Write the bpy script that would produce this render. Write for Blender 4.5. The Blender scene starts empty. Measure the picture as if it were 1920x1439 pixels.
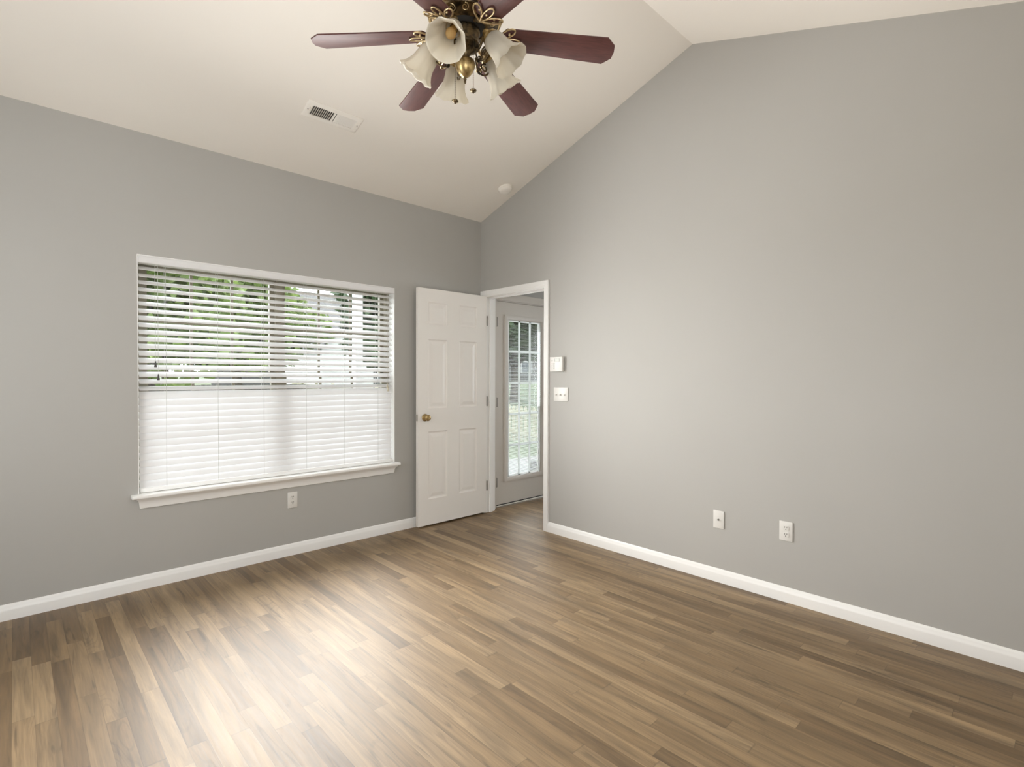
import bpy, bmesh, math, random
from mathutils import Vector, Matrix
random.seed(7)
S = bpy.context.scene
COL = S.collection
R = math.radians

# ------------------------------------------------------------------ camera
CAM = Vector((-3.2199, -3.8319, 1.2950))
yaw, pit, rol = 0.8127, -0.0142, 0.0027
fw = Vector((math.cos(yaw) * math.cos(pit), math.sin(yaw) * math.cos(pit), math.sin(pit)))
rt = Vector((math.sin(yaw), -math.cos(yaw), 0))
up = rt.cross(fw)
r2 = rt * math.cos(rol) + up * math.sin(rol)
u2 = -rt * math.sin(rol) + up * math.cos(rol)
cd = bpy.data.cameras.new('camera')
cd.sensor_width = 36.0
cd.lens = 985.388 / 1920 * 36
cd.clip_start = 0.02
cd.clip_end = 300
cam = bpy.data.objects.new('camera', cd)
M = Matrix((r2, u2, -fw)).transposed().to_4x4()
M.translation = CAM
cam.matrix_world = M
COL.objects.link(cam)
S.camera = cam

# ------------------------------------------------------------------ light
S.view_settings.view_transform = 'Standard'
S.view_settings.look = 'None'
S.view_settings.gamma = 1
S.view_settings.use_curve_mapping = False
S.view_settings.exposure = -0.30
SKY = 9.5
w = bpy.data.worlds.new('overcast_sky')
w.use_nodes = True
bg = w.node_tree.nodes['Background']
bg.inputs['Color'].default_value = (0.92, 0.97, 1.0, 1)
bg.inputs['Strength'].default_value = SKY
S.world = w


def area(name, loc, aim, sx, sy, power, color=(1, 0.96, 0.9), spread=180):
    d = bpy.data.lights.new(name, 'AREA')
    d.shape = 'RECTANGLE'
    d.size, d.size_y = sx, sy
    d.energy = power
    d.color = color
    d.spread = R(spread)
    o = bpy.data.objects.new(name, d)
    o.location = loc
    o.rotation_euler = Vector(aim).to_track_quat('-Z', 'Z').to_euler()
    COL.objects.link(o)
    return o


area('added_fill_front', (-3.10, -4.42, 1.40), (0, 1, 0), 1.2, 0.8, 4, (1, 0.96, 0.90))  # added fill lamp outside an invented opening in the front wall
# added fill lamps at unseen openings: left wall behind the camera, next room
area('added_fill_side', (-4.42, -1.75, 1.42), (1, 0, 0.0), 1.3, 0.9, 22, (1, 0.95, 0.88))
area('added_fill_next_room', (3.72, -2.0, 1.5), (-1, 0, 0), 1.5, 1.3, 4, (1, 0.96, 0.9))
# daylight entering through the blind and through the glass door
area('daylight_blind_window', (-1.81, -0.03, 1.30), (0, -1, 0), 1.70, 1.38, 86, (1, 0.985, 0.955), 132)
area('daylight_glass_door', (0.60, -0.02, 1.07), (0, -1, 0), 0.46, 1.6, 5, (1, 0.98, 0.95))
S.cycles.max_bounces = 12
S.cycles.diffuse_bounces = 8
S.cycles.transparent_max_bounces = 16
S.cycles.sample_clamp_indirect = 8
S.cycles.caustics_reflective = False
S.cycles.caustics_refractive = False


# ------------------------------------------------------------------ helpers
def mat(name):
    m = bpy.data.materials.new(name)
    m.use_nodes = True
    nt = m.node_tree
    return m, nt, nt.nodes['Principled BSDF']


def simple(name, col, rough=0.5, metal=0.0, spec=0.5, noise=0.0, nscale=8.0, bump=0.0, bscale=200.0):
    m, nt, b = mat(name)
    b.inputs['Roughness'].default_value = rough
    b.inputs['Metallic'].default_value = metal
    b.inputs['Specular IOR Level'].default_value = spec
    tc = nt.nodes.new('ShaderNodeTexCoord')
    n = nt.nodes.new('ShaderNodeTexNoise')
    n.inputs['Scale'].default_value = nscale
    n.inputs['Detail'].default_value = 3
    nt.links.new(tc.outputs['Object'], n.inputs['Vector'])
    r = nt.nodes.new('ShaderNodeMapRange')
    r.inputs['From Min'].default_value = 0.3
    r.inputs['From Max'].default_value = 0.7
    r.inputs['To Min'].default_value = 1 - noise
    r.inputs['To Max'].default_value = 1 + noise
    nt.links.new(n.outputs['Fac'], r.inputs['Value'])
    mx = nt.nodes.new('ShaderNodeVectorMath')
    mx.operation = 'SCALE'
    mx.inputs[0].default_value = col
    nt.links.new(r.outputs['Result'], mx.inputs['Scale'])
    nt.links.new(mx.outputs['Vector'], b.inputs['Base Color'])
    if bump:
        n2 = nt.nodes.new('ShaderNodeTexNoise')
        n2.inputs['Scale'].default_value = bscale
        n2.inputs['Detail'].default_value = 2
        nt.links.new(tc.outputs['Object'], n2.inputs['Vector'])
        bp = nt.nodes.new('ShaderNodeBump')
        bp.inputs['Strength'].default_value = bump
        bp.inputs['Distance'].default_value = 0.002
        nt.links.new(n2.outputs['Fac'], bp.inputs['Height'])
        nt.links.new(bp.outputs['Normal'], b.inputs['Normal'])
    return m


def translucent(name, col, fac, rough=0.4, tcol=None):
    m, nt, b = mat(name)
    b.inputs['Base Color'].default_value = (*col, 1)
    b.inputs['Roughness'].default_value = rough
    t = nt.nodes.new('ShaderNodeBsdfTranslucent')
    t.inputs['Color'].default_value = (*(tcol or col), 1)
    mx = nt.nodes.new('ShaderNodeMixShader')
    mx.inputs[0].default_value = fac
    nt.links.new(b.outputs[0], mx.inputs[1])
    nt.links.new(t.outputs[0], mx.inputs[2])
    nt.links.new(mx.outputs[0], nt.nodes['Material Output'].inputs['Surface'])
    return m


def glass_mat():
    m, nt, b = mat('window_glass')
    nt.nodes.remove(b)
    t = nt.nodes.new('ShaderNodeBsdfTransparent')
    t.inputs['Color'].default_value = (0.97, 0.977, 0.972, 1)
    g = nt.nodes.new('ShaderNodeBsdfGlossy')
    g.inputs['Roughness'].default_value = 0.02
    f = nt.nodes.new('ShaderNodeFresnel')
    ge = nt.nodes.new('ShaderNodeNewGeometry')
    io = nt.nodes.new('ShaderNodeMapRange')   # same reflectance on both faces of a thin pane
    io.inputs['To Min'].default_value = 1.45
    io.inputs['To Max'].default_value = 1 / 1.45
    nt.links.new(ge.outputs['Backfacing'], io.inputs['Value'])
    nt.links.new(io.outputs['Result'], f.inputs['IOR'])
    mx = nt.nodes.new('ShaderNodeMixShader')
    nt.links.new(f.outputs[0], mx.inputs[0])
    nt.links.new(t.outputs[0], mx.inputs[1])
    nt.links.new(g.outputs[0], mx.inputs[2])
    nt.links.new(mx.outputs[0], nt.nodes['Material Output'].inputs['Surface'])
    return m


class NB:
    """small node-building helper"""

    def __init__(s, nt):
        s.nt = nt

    def put(s, sock, v):
        if isinstance(v, bpy.types.NodeSocket):
            s.nt.links.new(v, sock)
        else:
            sock.default_value = v

    def math(s, op, a, b=0.0, c=None):
        n = s.nt.nodes.new('ShaderNodeMath')
        n.operation = op
        s.put(n.inputs[0], a)
        s.put(n.inputs[1], b)
        if c is not None:
            s.put(n.inputs[2], c)
        return n.outputs[0]

    def comb(s, x, y, z=0.0):
        n = s.nt.nodes.new('ShaderNodeCombineXYZ')
        s.put(n.inputs[0], x)
        s.put(n.inputs[1], y)
        s.put(n.inputs[2], z)
        return n.outputs[0]

    def white(s, v):
        n = s.nt.nodes.new('ShaderNodeTexWhiteNoise')
        n.noise_dimensions = '3D'
        s.put(n.inputs['Vector'], v)
        return n.outputs['Value']

    def noise(s, v, scale=1.0, detail=2.0, rough=0.5, dist=0.0):
        n = s.nt.nodes.new('ShaderNodeTexNoise')
        s.put(n.inputs['Vector'], v)
        n.inputs['Scale'].default_value = scale
        n.inputs['Detail'].default_value = detail
        n.inputs['Roughness'].default_value = rough
        n.inputs['Distortion'].default_value = dist
        return n.outputs['Fac']

    def rng(s, v, a, b, c, d, smooth=False):
        n = s.nt.nodes.new('ShaderNodeMapRange')
        n.interpolation_type = 'SMOOTHSTEP' if smooth else 'LINEAR'
        s.put(n.inputs['Value'], v)
        for k, q in zip(('From Min', 'From Max', 'To Min', 'To Max'), (a, b, c, d)):
            n.inputs[k].default_value = q
        return n.outputs['Result']

    def ramp(s, v, stops):
        n = s.nt.nodes.new('ShaderNodeValToRGB')
        e = n.color_ramp.elements
        while len(e) < len(stops):
            e.new(0.5)
        for el, (p, c) in zip(e, stops):
            el.position = p
            el.color = (*c, 1)
        s.put(n.inputs[0], v)
        return n.outputs['Color']

    def mixc(s, f, a, b, mode='MIX'):
        n = s.nt.nodes.new('ShaderNodeMix')
        n.data_type = 'RGBA'
        n.blend_type = mode
        s.put(n.inputs['Factor'], f)
        s.put(n.inputs[6], a)
        s.put(n.inputs[7], b)
        return n.outputs[2]


def floor_mat():
    m, nt, b = mat('oak_laminate')
    N = NB(nt)
    tc = nt.nodes.new('ShaderNodeTexCoord')
    sp = nt.nodes.new('ShaderNodeSeparateXYZ')
    nt.links.new(tc.outputs['Object'], sp.inputs[0])
    X, Y = sp.outputs[0], sp.outputs[1]
    xs = N.math('DIVIDE', N.math('ADD', X, 8.0), 0.0635)
    i = N.math('FLOOR', xs)
    fx = N.math('FRACT', xs)
    r1 = N.white(N.comb(i, 3.7))
    ys = N.math('ADD', N.math('DIVIDE', N.math('ADD', Y, 9.0), 0.80), N.math('MULTIPLY', r1, 9.0))
    # uneven joint spacing
    ys = N.math('ADD', ys, N.math('MULTIPLY', N.math('SINE', N.math('MULTIPLY', ys, 2.4)), 0.24))
    j = N.math('FLOOR', ys)
    fy = N.math('FRACT', ys)
    rnd = N.white(N.comb(i, j, 1.3))
    rnd2 = N.white(N.comb(i, j, 7.1))
    # colour of the strip
    base = N.ramp(rnd, [(0.0, (0.150, 0.094, 0.044)), (0.16, (0.175, 0.112, 0.054)), (0.42, (0.212, 0.139, 0.069)),
                        (0.75, (0.245, 0.164, 0.085)), (1.0, (0.288, 0.198, 0.107))])
    off = N.math('MULTIPLY', rnd2, 60.0)
    v1 = N.comb(N.math('MULTIPLY', X, 26.0), N.math('MULTIPLY', Y, 1.9), off)
    broad = N.noise(v1, 1.0, 3.0, 0.55, 0.6)
    v2 = N.comb(N.math('MULTIPLY', X, 190.0), N.math('MULTIPLY', Y, 6.0), off)
    fine = N.noise(v2, 1.0, 3.0, 0.6, 0.2)
    # cathedral rings
    v3 = N.comb(N.math('MULTIPLY', X, 11.0), N.math('MULTIPLY', Y, 1.5), off)
    rg = N.noise(v3, 1.0, 1.0, 0.4, 0.3)
    rings = N.math('SINE', N.math('MULTIPLY', rg, 105.0))
    ringm = N.math('MULTIPLY', N.rng(rings, 0.3, 1.0, 0.0, 1.0, True),
                   N.rng(N.noise(N.comb(N.math('MULTIPLY', X, 4.0), N.math('MULTIPLY', Y, 0.8), off), 1.0, 1.0), 0.52, 0.64, 0.0, 1.0, True))
    # dark mineral streaks and knots
    v4 = N.comb(N.math('MULTIPLY', X, 34.0), N.math('MULTIPLY', Y, 3.2), N.math('ADD', off, 11.0))
    streak = N.rng(N.noise(v4, 1.0, 2.0, 0.5, 1.2), 0.60, 0.76, 0.0, 1.0, True)
    k = N.rng(broad, 0.25, 0.75, 0.58, 1.36)
    k = N.math('MULTIPLY', k, N.rng(fine, 0.3, 0.7, 0.86, 1.13))
    k = N.math('MULTIPLY', k, N.rng(ringm, 0.0, 1.0, 1.0, 0.86))
    k = N.math('MULTIPLY', k, N.rng(streak, 0.0, 1.0, 1.0, 0.62))
    # joints
    ex = N.math('MINIMUM', fx, N.math('SUBTRACT', 1.0, fx))
    ey = N.math('MINIMUM', fy, N.math('SUBTRACT', 1.0, fy))
    jx = N.rng(ex, 0.0, 0.028, 0.72, 1.0, True)
    jy = N.rng(ey, 0.0, 0.004, 0.72, 1.0, True)
    joint = N.math('MULTIPLY', jx, jy)
    k = N.math('MULTIPLY', k, joint)
    vm = nt.nodes.new('ShaderNodeVectorMath')
    vm.operation = 'SCALE'
    nt.links.new(base, vm.inputs[0])
    nt.links.new(k, vm.inputs['Scale'])
    nt.links.new(vm.outputs[0], b.inputs['Base Color'])
    nt.links.new(N.rng(fine, 0.3, 0.7, 0.45, 0.52), b.inputs['Roughness'])
    b.inputs['Specular IOR Level'].default_value = FLOOR_SPEC
    b.inputs['IOR'].default_value = FLOOR_IOR
    h = N.math('ADD', N.math('MULTIPLY', joint, 1.0), N.math('MULTIPLY', ringm, -0.25))
    bp = nt.nodes.new('ShaderNodeBump')
    bp.inputs['Strength'].default_value = 0.25
    bp.inputs['Distance'].default_value = 0.0006
    nt.links.new(h, bp.inputs['Height'])
    nt.links.new(bp.outputs[0], b.inputs['Normal'])
    return m


FLOOR_SPEC, FLOOR_IOR = 0.5, 1.62


def blade_mat():
    m, nt, b = mat('mahogany_blade')
    N = NB(nt)
    tc = nt.nodes.new('ShaderNodeTexCoord')
    mp = nt.nodes.new('ShaderNodeMapping')
    mp.inputs['Scale'].default_value = (9, 60, 60)
    nt.links.new(tc.outputs['Object'], mp.inputs[0])
    n = N.noise(mp.outputs[0], 1.0, 4.0, 0.6, 0.8)
    nt.links.new(N.ramp(n, [(0.25, (0.055, 0.019, 0.018)), (0.6, (0.105, 0.036, 0.032)), (0.85, (0.15, 0.058, 0.05))]), b.inputs['Base Color'])
    b.inputs['Roughness'].default_value = 0.47
    return m


def brass_mat(name, c1, c2, rough=0.3, scale=60.0):
    m, nt, b = mat(name)
    N = NB(nt)
    tc = nt.nodes.new('ShaderNodeTexCoord')
    n = N.noise(tc.outputs['Object'], scale, 3.0, 0.6, 0.5)
    nt.links.new(N.ramp(n, [(0.38, c1), (0.62, c2)]), b.inputs['Base Color'])
    b.inputs['Metallic'].default_value = 0.9
    b.inputs['Roughness'].default_value = rough
    return m


def leaf_mat(name, c1, c2):
    m, nt, b = mat(name)
    N = NB(nt)
    tc = nt.nodes.new('ShaderNodeTexCoord')
    n = N.noise(tc.outputs['Object'], 2.2, 3.0, 0.6)
    c = N.ramp(n, [(0.35, c1), (0.65, c2)])
    nt.links.new(c, b.inputs['Base Color'])
    b.inputs['Roughness'].default_value = 0.6
    t = nt.nodes.new('ShaderNodeBsdfTranslucent')
    nt.links.new(c, t.inputs['Color'])
    mx = nt.nodes.new('ShaderNodeMixShader')
    mx.inputs[0].default_value = 0.4
    nt.links.new(b.outputs[0], mx.inputs[1])
    nt.links.new(t.outputs[0], mx.inputs[2])
    nt.links.new(mx.outputs[0], nt.nodes['Material Output'].inputs['Surface'])
    return m


MT = dict(
    wall=simple('greige_wall_paint', (0.432, 0.422, 0.399), 0.62, noise=0.012, nscale=1.5, bump=0.05, bscale=260),
    ceil=simple('warm_white_ceiling_paint', (0.88, 0.835, 0.77), 0.8, noise=0.01, nscale=1.2, bump=0.05, bscale=180),
    trim=simple('white_semigloss_paint', (0.88, 0.875, 0.86), 0.35, noise=0.01, nscale=3),
    door=simple('white_door_paint', (0.82, 0.79, 0.75), 0.4, noise=0.01, nscale=3),
    door2=simple('cream_door_paint', (0.62, 0.58, 0.53), 0.45, noise=0.01, nscale=3),
    vinyl=simple('backlit_tan_vinyl', (0.25, 0.225, 0.165), 0.45, noise=0.03),  # white frame given a tan tone to paint in its backlit shade
    whitevinyl=translucent('white_lite_vinyl', (0.90, 0.90, 0.90), 0.85, 0.4),
    register=simple('almond_register_enamel', (0.90, 0.862, 0.80), 0.45, noise=0.01),
    plastic=simple('white_plate_plastic', (0.72, 0.705, 0.675), 0.3, noise=0.01),
    dark=simple('dark_slot', (0.03, 0.027, 0.025), 0.7),
    steel=simple('satin_nickel', (0.55, 0.52, 0.47), 0.35, 1.0),
    hinge=simple('aged_hinge_steel', (0.30, 0.28, 0.25), 0.45, 0.8),
    slat=translucent('white_blind_slat', (0.90, 0.895, 0.90), 0.27, 0.4, (0.92, 0.915, 0.915)),
    mini=simple('mini_blind_enamel', (0.62, 0.63, 0.62), 0.45),
    cord=simple('white_blind_cord', (0.6, 0.6, 0.57), 0.8),
    tassel=simple('dark_tassel_wood', (0.05, 0.045, 0.04), 0.5),
    pale_tassel=simple('pale_tassel_plastic', (0.62, 0.56, 0.42), 0.4),
    glass=glass_mat(),
    blade=blade_mat(),
    brass=brass_mat('antique_brass', (0.30, 0.205, 0.085), (0.55, 0.41, 0.20), 0.32, 40),
    goldtrim=brass_mat('polished_gold_trim', (0.50, 0.37, 0.19), (0.78, 0.62, 0.38), 0.3, 30),
    bronze=brass_mat('dark_antique_bronze', (0.030, 0.024, 0.017), (0.17, 0.12, 0.062), 0.34, 34),
    shade=translucent('alabaster_glass', (0.76, 0.72, 0.63), 0.42, 0.25, (0.78, 0.73, 0.63)),
    bulb=translucent('warm_bulb_glass', (0.75, 0.55, 0.26), 0.5, 0.15),
    lawn=simple('lawn_grass', (0.034, 0.050, 0.010), 0.9, noise=0.3, nscale=1.2),
    concrete=simple('patio_concrete', (0.13, 0.128, 0.125), 0.9, noise=0.06, nscale=2),
    fence=simple('pale_picket_paint', (0.25, 0.235, 0.165), 0.6, noise=0.05),
    darkfence=simple('weathered_fence_wood', (0.05, 0.045, 0.033), 0.85, noise=0.25, nscale=4),
    siding=simple('grey_house_siding', (0.05, 0.05, 0.048), 0.8, noise=0.06, nscale=3),
    sidew=simple('white_house_siding', (0.40, 0.40, 0.39), 0.7, noise=0.03),
    shingle=simple('grey_roof_shingle', (0.06, 0.058, 0.056), 0.9, noise=0.2, nscale=7),
    housewin=simple('dark_house_window', (0.04, 0.05, 0.055), 0.2),
    bark=simple('tree_bark', (0.045, 0.036, 0.026), 0.9, noise=0.3, nscale=6),
    leaf=leaf_mat('bright_leaves', (0.085, 0.135, 0.030), (0.165, 0.215, 0.065)),
    leaf2=leaf_mat('dark_leaves', (0.022, 0.048, 0.016), (0.05, 0.085, 0.028)),
    floor=floor_mat(),
)


def link(name, bm, m, parent=None, smooth=None):
    me = bpy.data.meshes.new(name)
    bmesh.ops.recalc_face_normals(bm, faces=bm.faces)
    bm.to_mesh(me)
    bm.free()
    me.materials.append(MT[m] if isinstance(m, str) else m)
    if smooth is not None:
        for p in me.polygons:
            p.use_smooth = True
        me.set_sharp_from_angle(angle=R(smooth))
    o = bpy.data.objects.new(name, me)
    COL.objects.link(o)
    if parent:
        o.parent = parent
    return o


def tag(o, label, cat, group=None, kind=None):
    o['label'] = label
    o['category'] = cat
    if group:
        o['group'] = group
    if kind:
        o['kind'] = kind
    return o


def empty(name, loc=(0, 0, 0), rot=None):
    o = bpy.data.objects.new(name, None)
    o.location = loc
    if rot is not None:
        o.rotation_euler = rot
    o.empty_display_size = 0.1
    COL.objects.link(o)
    return o


def box(bm, x0, x1, y0, y1, z0, z1, mtx=None):
    vs = [bm.verts.new((x, y, z)) for x in (x0, x1) for y in (y0, y1) for z in (z0, z1)]
    for f in ((0, 1, 3, 2), (4, 6, 7, 5), (0, 4, 5, 1), (2, 3, 7, 6), (0, 2, 6, 4), (1, 5, 7, 3)):
        bm.faces.new([vs[q] for q in f])
    if mtx is not None:
        for v in vs:
            v.co = mtx @ v.co
    return vs


def bevel(bm, wd, seg=2, angle=40):
    bmesh.ops.recalc_face_normals(bm, faces=bm.faces)
    es = [e for e in bm.edges if len(e.link_faces) == 2 and e.calc_face_angle(0) > R(angle)]
    bmesh.ops.bevel(bm, geom=es, offset=wd, segments=seg, profile=0.5, affect='EDGES')


def bbox(x0, x1, y0, y1, z0, z1, b=0.002, seg=2):
    bm = bmesh.new()
    box(bm, x0, x1, y0, y1, z0, z1)
    bevel(bm, b, seg)
    return bm


def prism(bm, pts, axis, a, b):
    """polygon pts (2D) extruded along axis 0/1/2 from a to b"""
    def mk(p, t):
        c = list(p)
        c.insert(axis, t)
        return bm.verts.new(c)
    A = [mk(p, a) for p in pts]
    B = [mk(p, b) for p in pts]
    bm.faces.new(A)
    bm.faces.new(B[::-1])
    n = len(pts)
    for q in range(n):
        bm.faces.new([A[q], B[q], B[(q + 1) % n], A[(q + 1) % n]])
    return A + B


def lathe(bm, prof, segs=32, mtx=None, mod=None, cap=False):
    rings = []
    for (r, z) in prof:
        ring = []
        for s in range(segs):
            a = 2 * math.pi * s / segs
            rr = r * (mod(a, r, z) if mod else 1)
            ring.append(bm.verts.new((rr * math.cos(a), rr * math.sin(a), z)))
        rings.append(ring)
    for p, q in zip(rings, rings[1:]):
        for s in range(segs):
            bm.faces.new([p[s], p[(s + 1) % segs], q[(s + 1) % segs], q[s]])
    if cap:
        bm.faces.new(rings[0])
        bm.faces.new(rings[-1])
    if mtx is not None:
        for ring in rings:
            for v in ring:
                v.co = mtx @ v.co
    return rings


def tube(bm, pts, rad, segs=8, closed=False):
    pts = [Vector(p) for p in pts]
    n = len(pts)
    rings = []
    prev = None
    for q in range(n):
        if closed:
            d = (pts[(q + 1) % n] - pts[(q - 1) % n]).normalized()
        else:
            d = (pts[min(q + 1, n - 1)] - pts[max(q - 1, 0)]).normalized()
        if prev is None:
            prev = d.orthogonal().normalized()
        e1 = (prev - d * prev.dot(d))
        if e1.length < 1e-5:
            e1 = d.orthogonal()
        e1.normalize()
        prev = e1
        e2 = d.cross(e1)
        rr = rad(q / (n - 1)) if callable(rad) else rad
        rings.append([bm.verts.new(pts[q] + (e1 * math.cos(2 * math.pi * s / segs) + e2 * math.sin(2 * math.pi * s / segs)) * rr) for s in range(segs)])
    cnt = n if closed else n - 1
    for q in range(cnt):
        p, r_ = rings[q], rings[(q + 1) % n]
        for s in range(segs):
            bm.faces.new([p[s], p[(s + 1) % segs], r_[(s + 1) % segs], r_[s]])
    if not closed:
        bm.faces.new(rings[0])
        bm.faces.new(rings[-1])


def bez(p0, p1, p2, p3, n=14):
    p0, p1, p2, p3 = map(Vector, (p0, p1, p2, p3))
    return [p0 * (1 - t) ** 3 + p1 * 3 * t * (1 - t) ** 2 + p2 * 3 * t * t * (1 - t) + p3 * t ** 3 for t in [k / n for k in range(n + 1)]]


def struct(name, bm, m, label, cat, smooth=None):
    return tag(link(name, bm, m, None, smooth), label, cat, kind='structure')


# ------------------------------------------------------------------ room shell
XL, YF, HW, YA, ZA = -4.30, -4.2604, 2.7497, -2.1302, 3.4583   # left wall, front wall, wall height, ridge
TW = 0.12
DY0, DY1, DZ = -0.065, -0.8205, 2.034                           # interior doorway clear opening
WX0, WX1, WZ0, WZ1 = -2.683, -0.932, 0.577, 2.020               # window opening
GX0, GX1, GZ = 0.176, 1.024, 2.050                              # glass door rough opening
TB = 0.16                                                       # exterior wall thickness
XR2 = 3.60                                                      # far wall of next room

bm = bmesh.new()
box(bm, XL - .1, XR2 + .1, YF - .1, 0.02, -0.10, 0.0)
struct('floor', bm, 'floor', 'brown oak strip laminate floor', 'floor')

bm = bmesh.new()
zt = HW + 0.0
box(bm, XL - .12, WX0, 0, TB, -0.1, zt)
box(bm, WX1, GX0, 0, TB, -0.1, zt)
box(bm, WX0, WX1, 0, TB, -0.1, WZ0)
box(bm, WX0, WX1, 0, TB, WZ1, zt)
box(bm, GX0, GX1, 0, TB, GZ, zt)
box(bm, GX1, XR2 + .12, 0, TB, -0.1, zt)
struct('wall_back', bm, 'wall', 'grey wall holding the wide blind-covered window', 'wall')

bm = bmesh.new()
jo = 0.018
prism(bm, [(0.0, 0), (DY0 + jo, 0), (DY0 + jo, DZ + jo), (DY1 - jo, DZ + jo), (DY1 - jo, 0), (YF, 0), (YF, HW), (YA, ZA), (0.0, HW)], 0, 0.0, TW)
struct('wall_right', bm, 'wall', 'tall plain grey gable wall beside the doorway', 'wall')

# walls behind the camera; the openings are added to let in fill light
bm = bmesh.new()
for a, b_, z0, z1 in ((YF - .12, -2.45, 0, HW), (-1.05, 0.16, 0, HW), (-2.45, -1.05, 0, 0.95), (-2.45, -1.05, 1.95, HW)):
    box(bm, XL - TW, XL, a, b_, z0, z1)
prism(bm, [(YF, HW), (YA, ZA), (0.0, HW)], 0, XL - TW, XL)
struct('wall_left', bm, 'wall', 'grey gable wall behind the camera', 'wall')
bm = bmesh.new()
for a, b_, z0, z1 in ((XL, -3.75, 0, HW), (-2.45, XR2 + .12, 0, HW), (-3.75, -2.45, 0, 0.95), (-3.75, -2.45, 1.85, HW)):
    box(bm, a, b_, YF - TW, YF, z0, z1)
struct('wall_front', bm, 'wall', 'grey wall behind the camera facing the window', 'wall')

bm = bmesh.new()
sl = (ZA - HW) / (0 - YA)
prism(bm, [(0.18, HW - .18 * -sl * -1), (YA, ZA), (YF - .14, HW - .14 * sl), (YF - .14, HW + .14 - .14 * sl), (YA, ZA + .14), (0.18, HW + .14 - .18 * sl)], 0, XL - .14, TW + .02)
struct('ceiling', bm, 'ceil', 'warm white vaulted ceiling with a straight ridge', 'ceiling')

# next room
bm = bmesh.new()
for a, b_, z0, z1 in ((YF - .12, -2.8, 0, HW), (-1.2, 0.16, 0, HW), (-2.8, -1.2, 0, 0.75), (-2.8, -1.2, 2.1, HW)):  # gap in this wall is added to let in fill light
    box(bm, XR2, XR2 + TW, a, b_, z0, z1)
struct('wall_far', bm, 'wall', 'far grey wall of the room beyond the doorway', 'wall')
bm = bmesh.new()
box(bm, TW, XR2 + .12, YF - .12, 0.16, 2.60, 2.72)
struct('ceiling.001', bm, 'ceil', 'flat ceiling of the room beyond the doorway', 'ceiling')


def base_profile():
    return [(0, 0), (0.014, 0), (0.014, 0.050), (0.0125, 0.058), (0.0095, 0.064), (0.0085, 0.071), (0.006, 0.078), (0.002, 0.083), (0, 0.0835)]


def baseboard(name, axis, wallpos, sgn, a, b_, label):
    bm = bmesh.new()
    if axis == 0:     # runs along x, at y = wallpos, protrudes sgn
        prism(bm, [(wallpos + sgn * d, z) for d, z in base_profile()], 0, a, b_)
    else:
        prism(bm, [(wallpos + sgn * d, z) for d, z in base_profile()], 1, a, b_)
    return struct(name, bm, 'trim', label, 'baseboard', 35)


baseboard('baseboard_back', 0, 0.0, -1, XL, -0.016, 'white baseboard under the wide window')
baseboard('baseboard_right', 1, 0.0, -1, DY1 - 0.057, YF, 'white baseboard along the tall right wall')
baseboard('baseboard_front', 0, YF, 1, XL, -0.016, 'white baseboard behind the camera')
baseboard('baseboard_left', 1, XL, 1, YF + .016, -0.016, 'white baseboard of the wall behind the camera')

# interior doorway trim: jamb lining + moulded casing (both faces)
t1 = tag(empty('trim_1', (0, (DY0 + DY1) / 2, 0)), 'white moulded casing and jamb of the doorway in the corner', 'door trim', kind='structure')
oy = (DY0 + DY1) / 2
bm = bmesh.new()
box(bm, 0.0, TW, DY0, DY0 + jo, 0, DZ + jo)
box(bm, 0.0, TW, DY1 - jo, DY1, 0, DZ + jo)
box(bm, 0.0, TW, DY1, DY0, DZ, DZ + jo)
# stop bead
for (a, b_, z0, z1) in ((DY0 - .011, DY0, 0, DZ), (DY1, DY1 + .011, 0, DZ), (DY1, DY0, DZ - .011, DZ)):
    box(bm, 0.052, 0.085, a, b_, z0, z1)
for v in bm.verts:
    v.co.y -= oy
link('jamb', bm, 'trim', t1)


def casing_profile():   # (distance from opening, projection)
    return [(0.005, 0.0), (0.005, 0.010), (0.012, 0.0115), (0.020, 0.0105), (0.027, 0.014), (0.045, 0.0165), (0.055, 0.0165), (0.058, 0.013), (0.058, 0.0)]


def casing_u(x0, sgn, ya, yb, zt, cut_left=None):
    """mitred U casing around a doorway in an x-plane; ya > yb"""
    bm = bmesh.new()
    loops = []
    pr = casing_profile()
    corner = [(ya, 1, 0, 0.0), (ya, 1, 1, zt), (yb, -1, 1, zt), (yb, -1, 0, 0.0)]
    for (y, sy, sz, z) in corner:
        loops.append([bm.verts.new((x0 + sgn * p, min(y + sy * d, cut_left) if cut_left is not None else y + sy * d, z + sz * d)) for d, p in pr])
    for a, b_ in zip(loops, loops[1:]):
        for q in range(len(pr) - 1):
            bm.faces.new([a[q], b_[q], b_[q + 1], a[q + 1]])
    bm.faces.new(loops[0])
    bm.faces.new(loops[-1])
    for v in bm.verts:
        v.co.y -= oy
    return bm


link('casing', casing_u(0.0, -1, DY0, DY1, DZ, -0.001), 'trim', t1, 30)
link('casing', casing_u(TW, 1, DY0, DY1, DZ, -0.001), 'trim', t1, 30)


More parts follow.
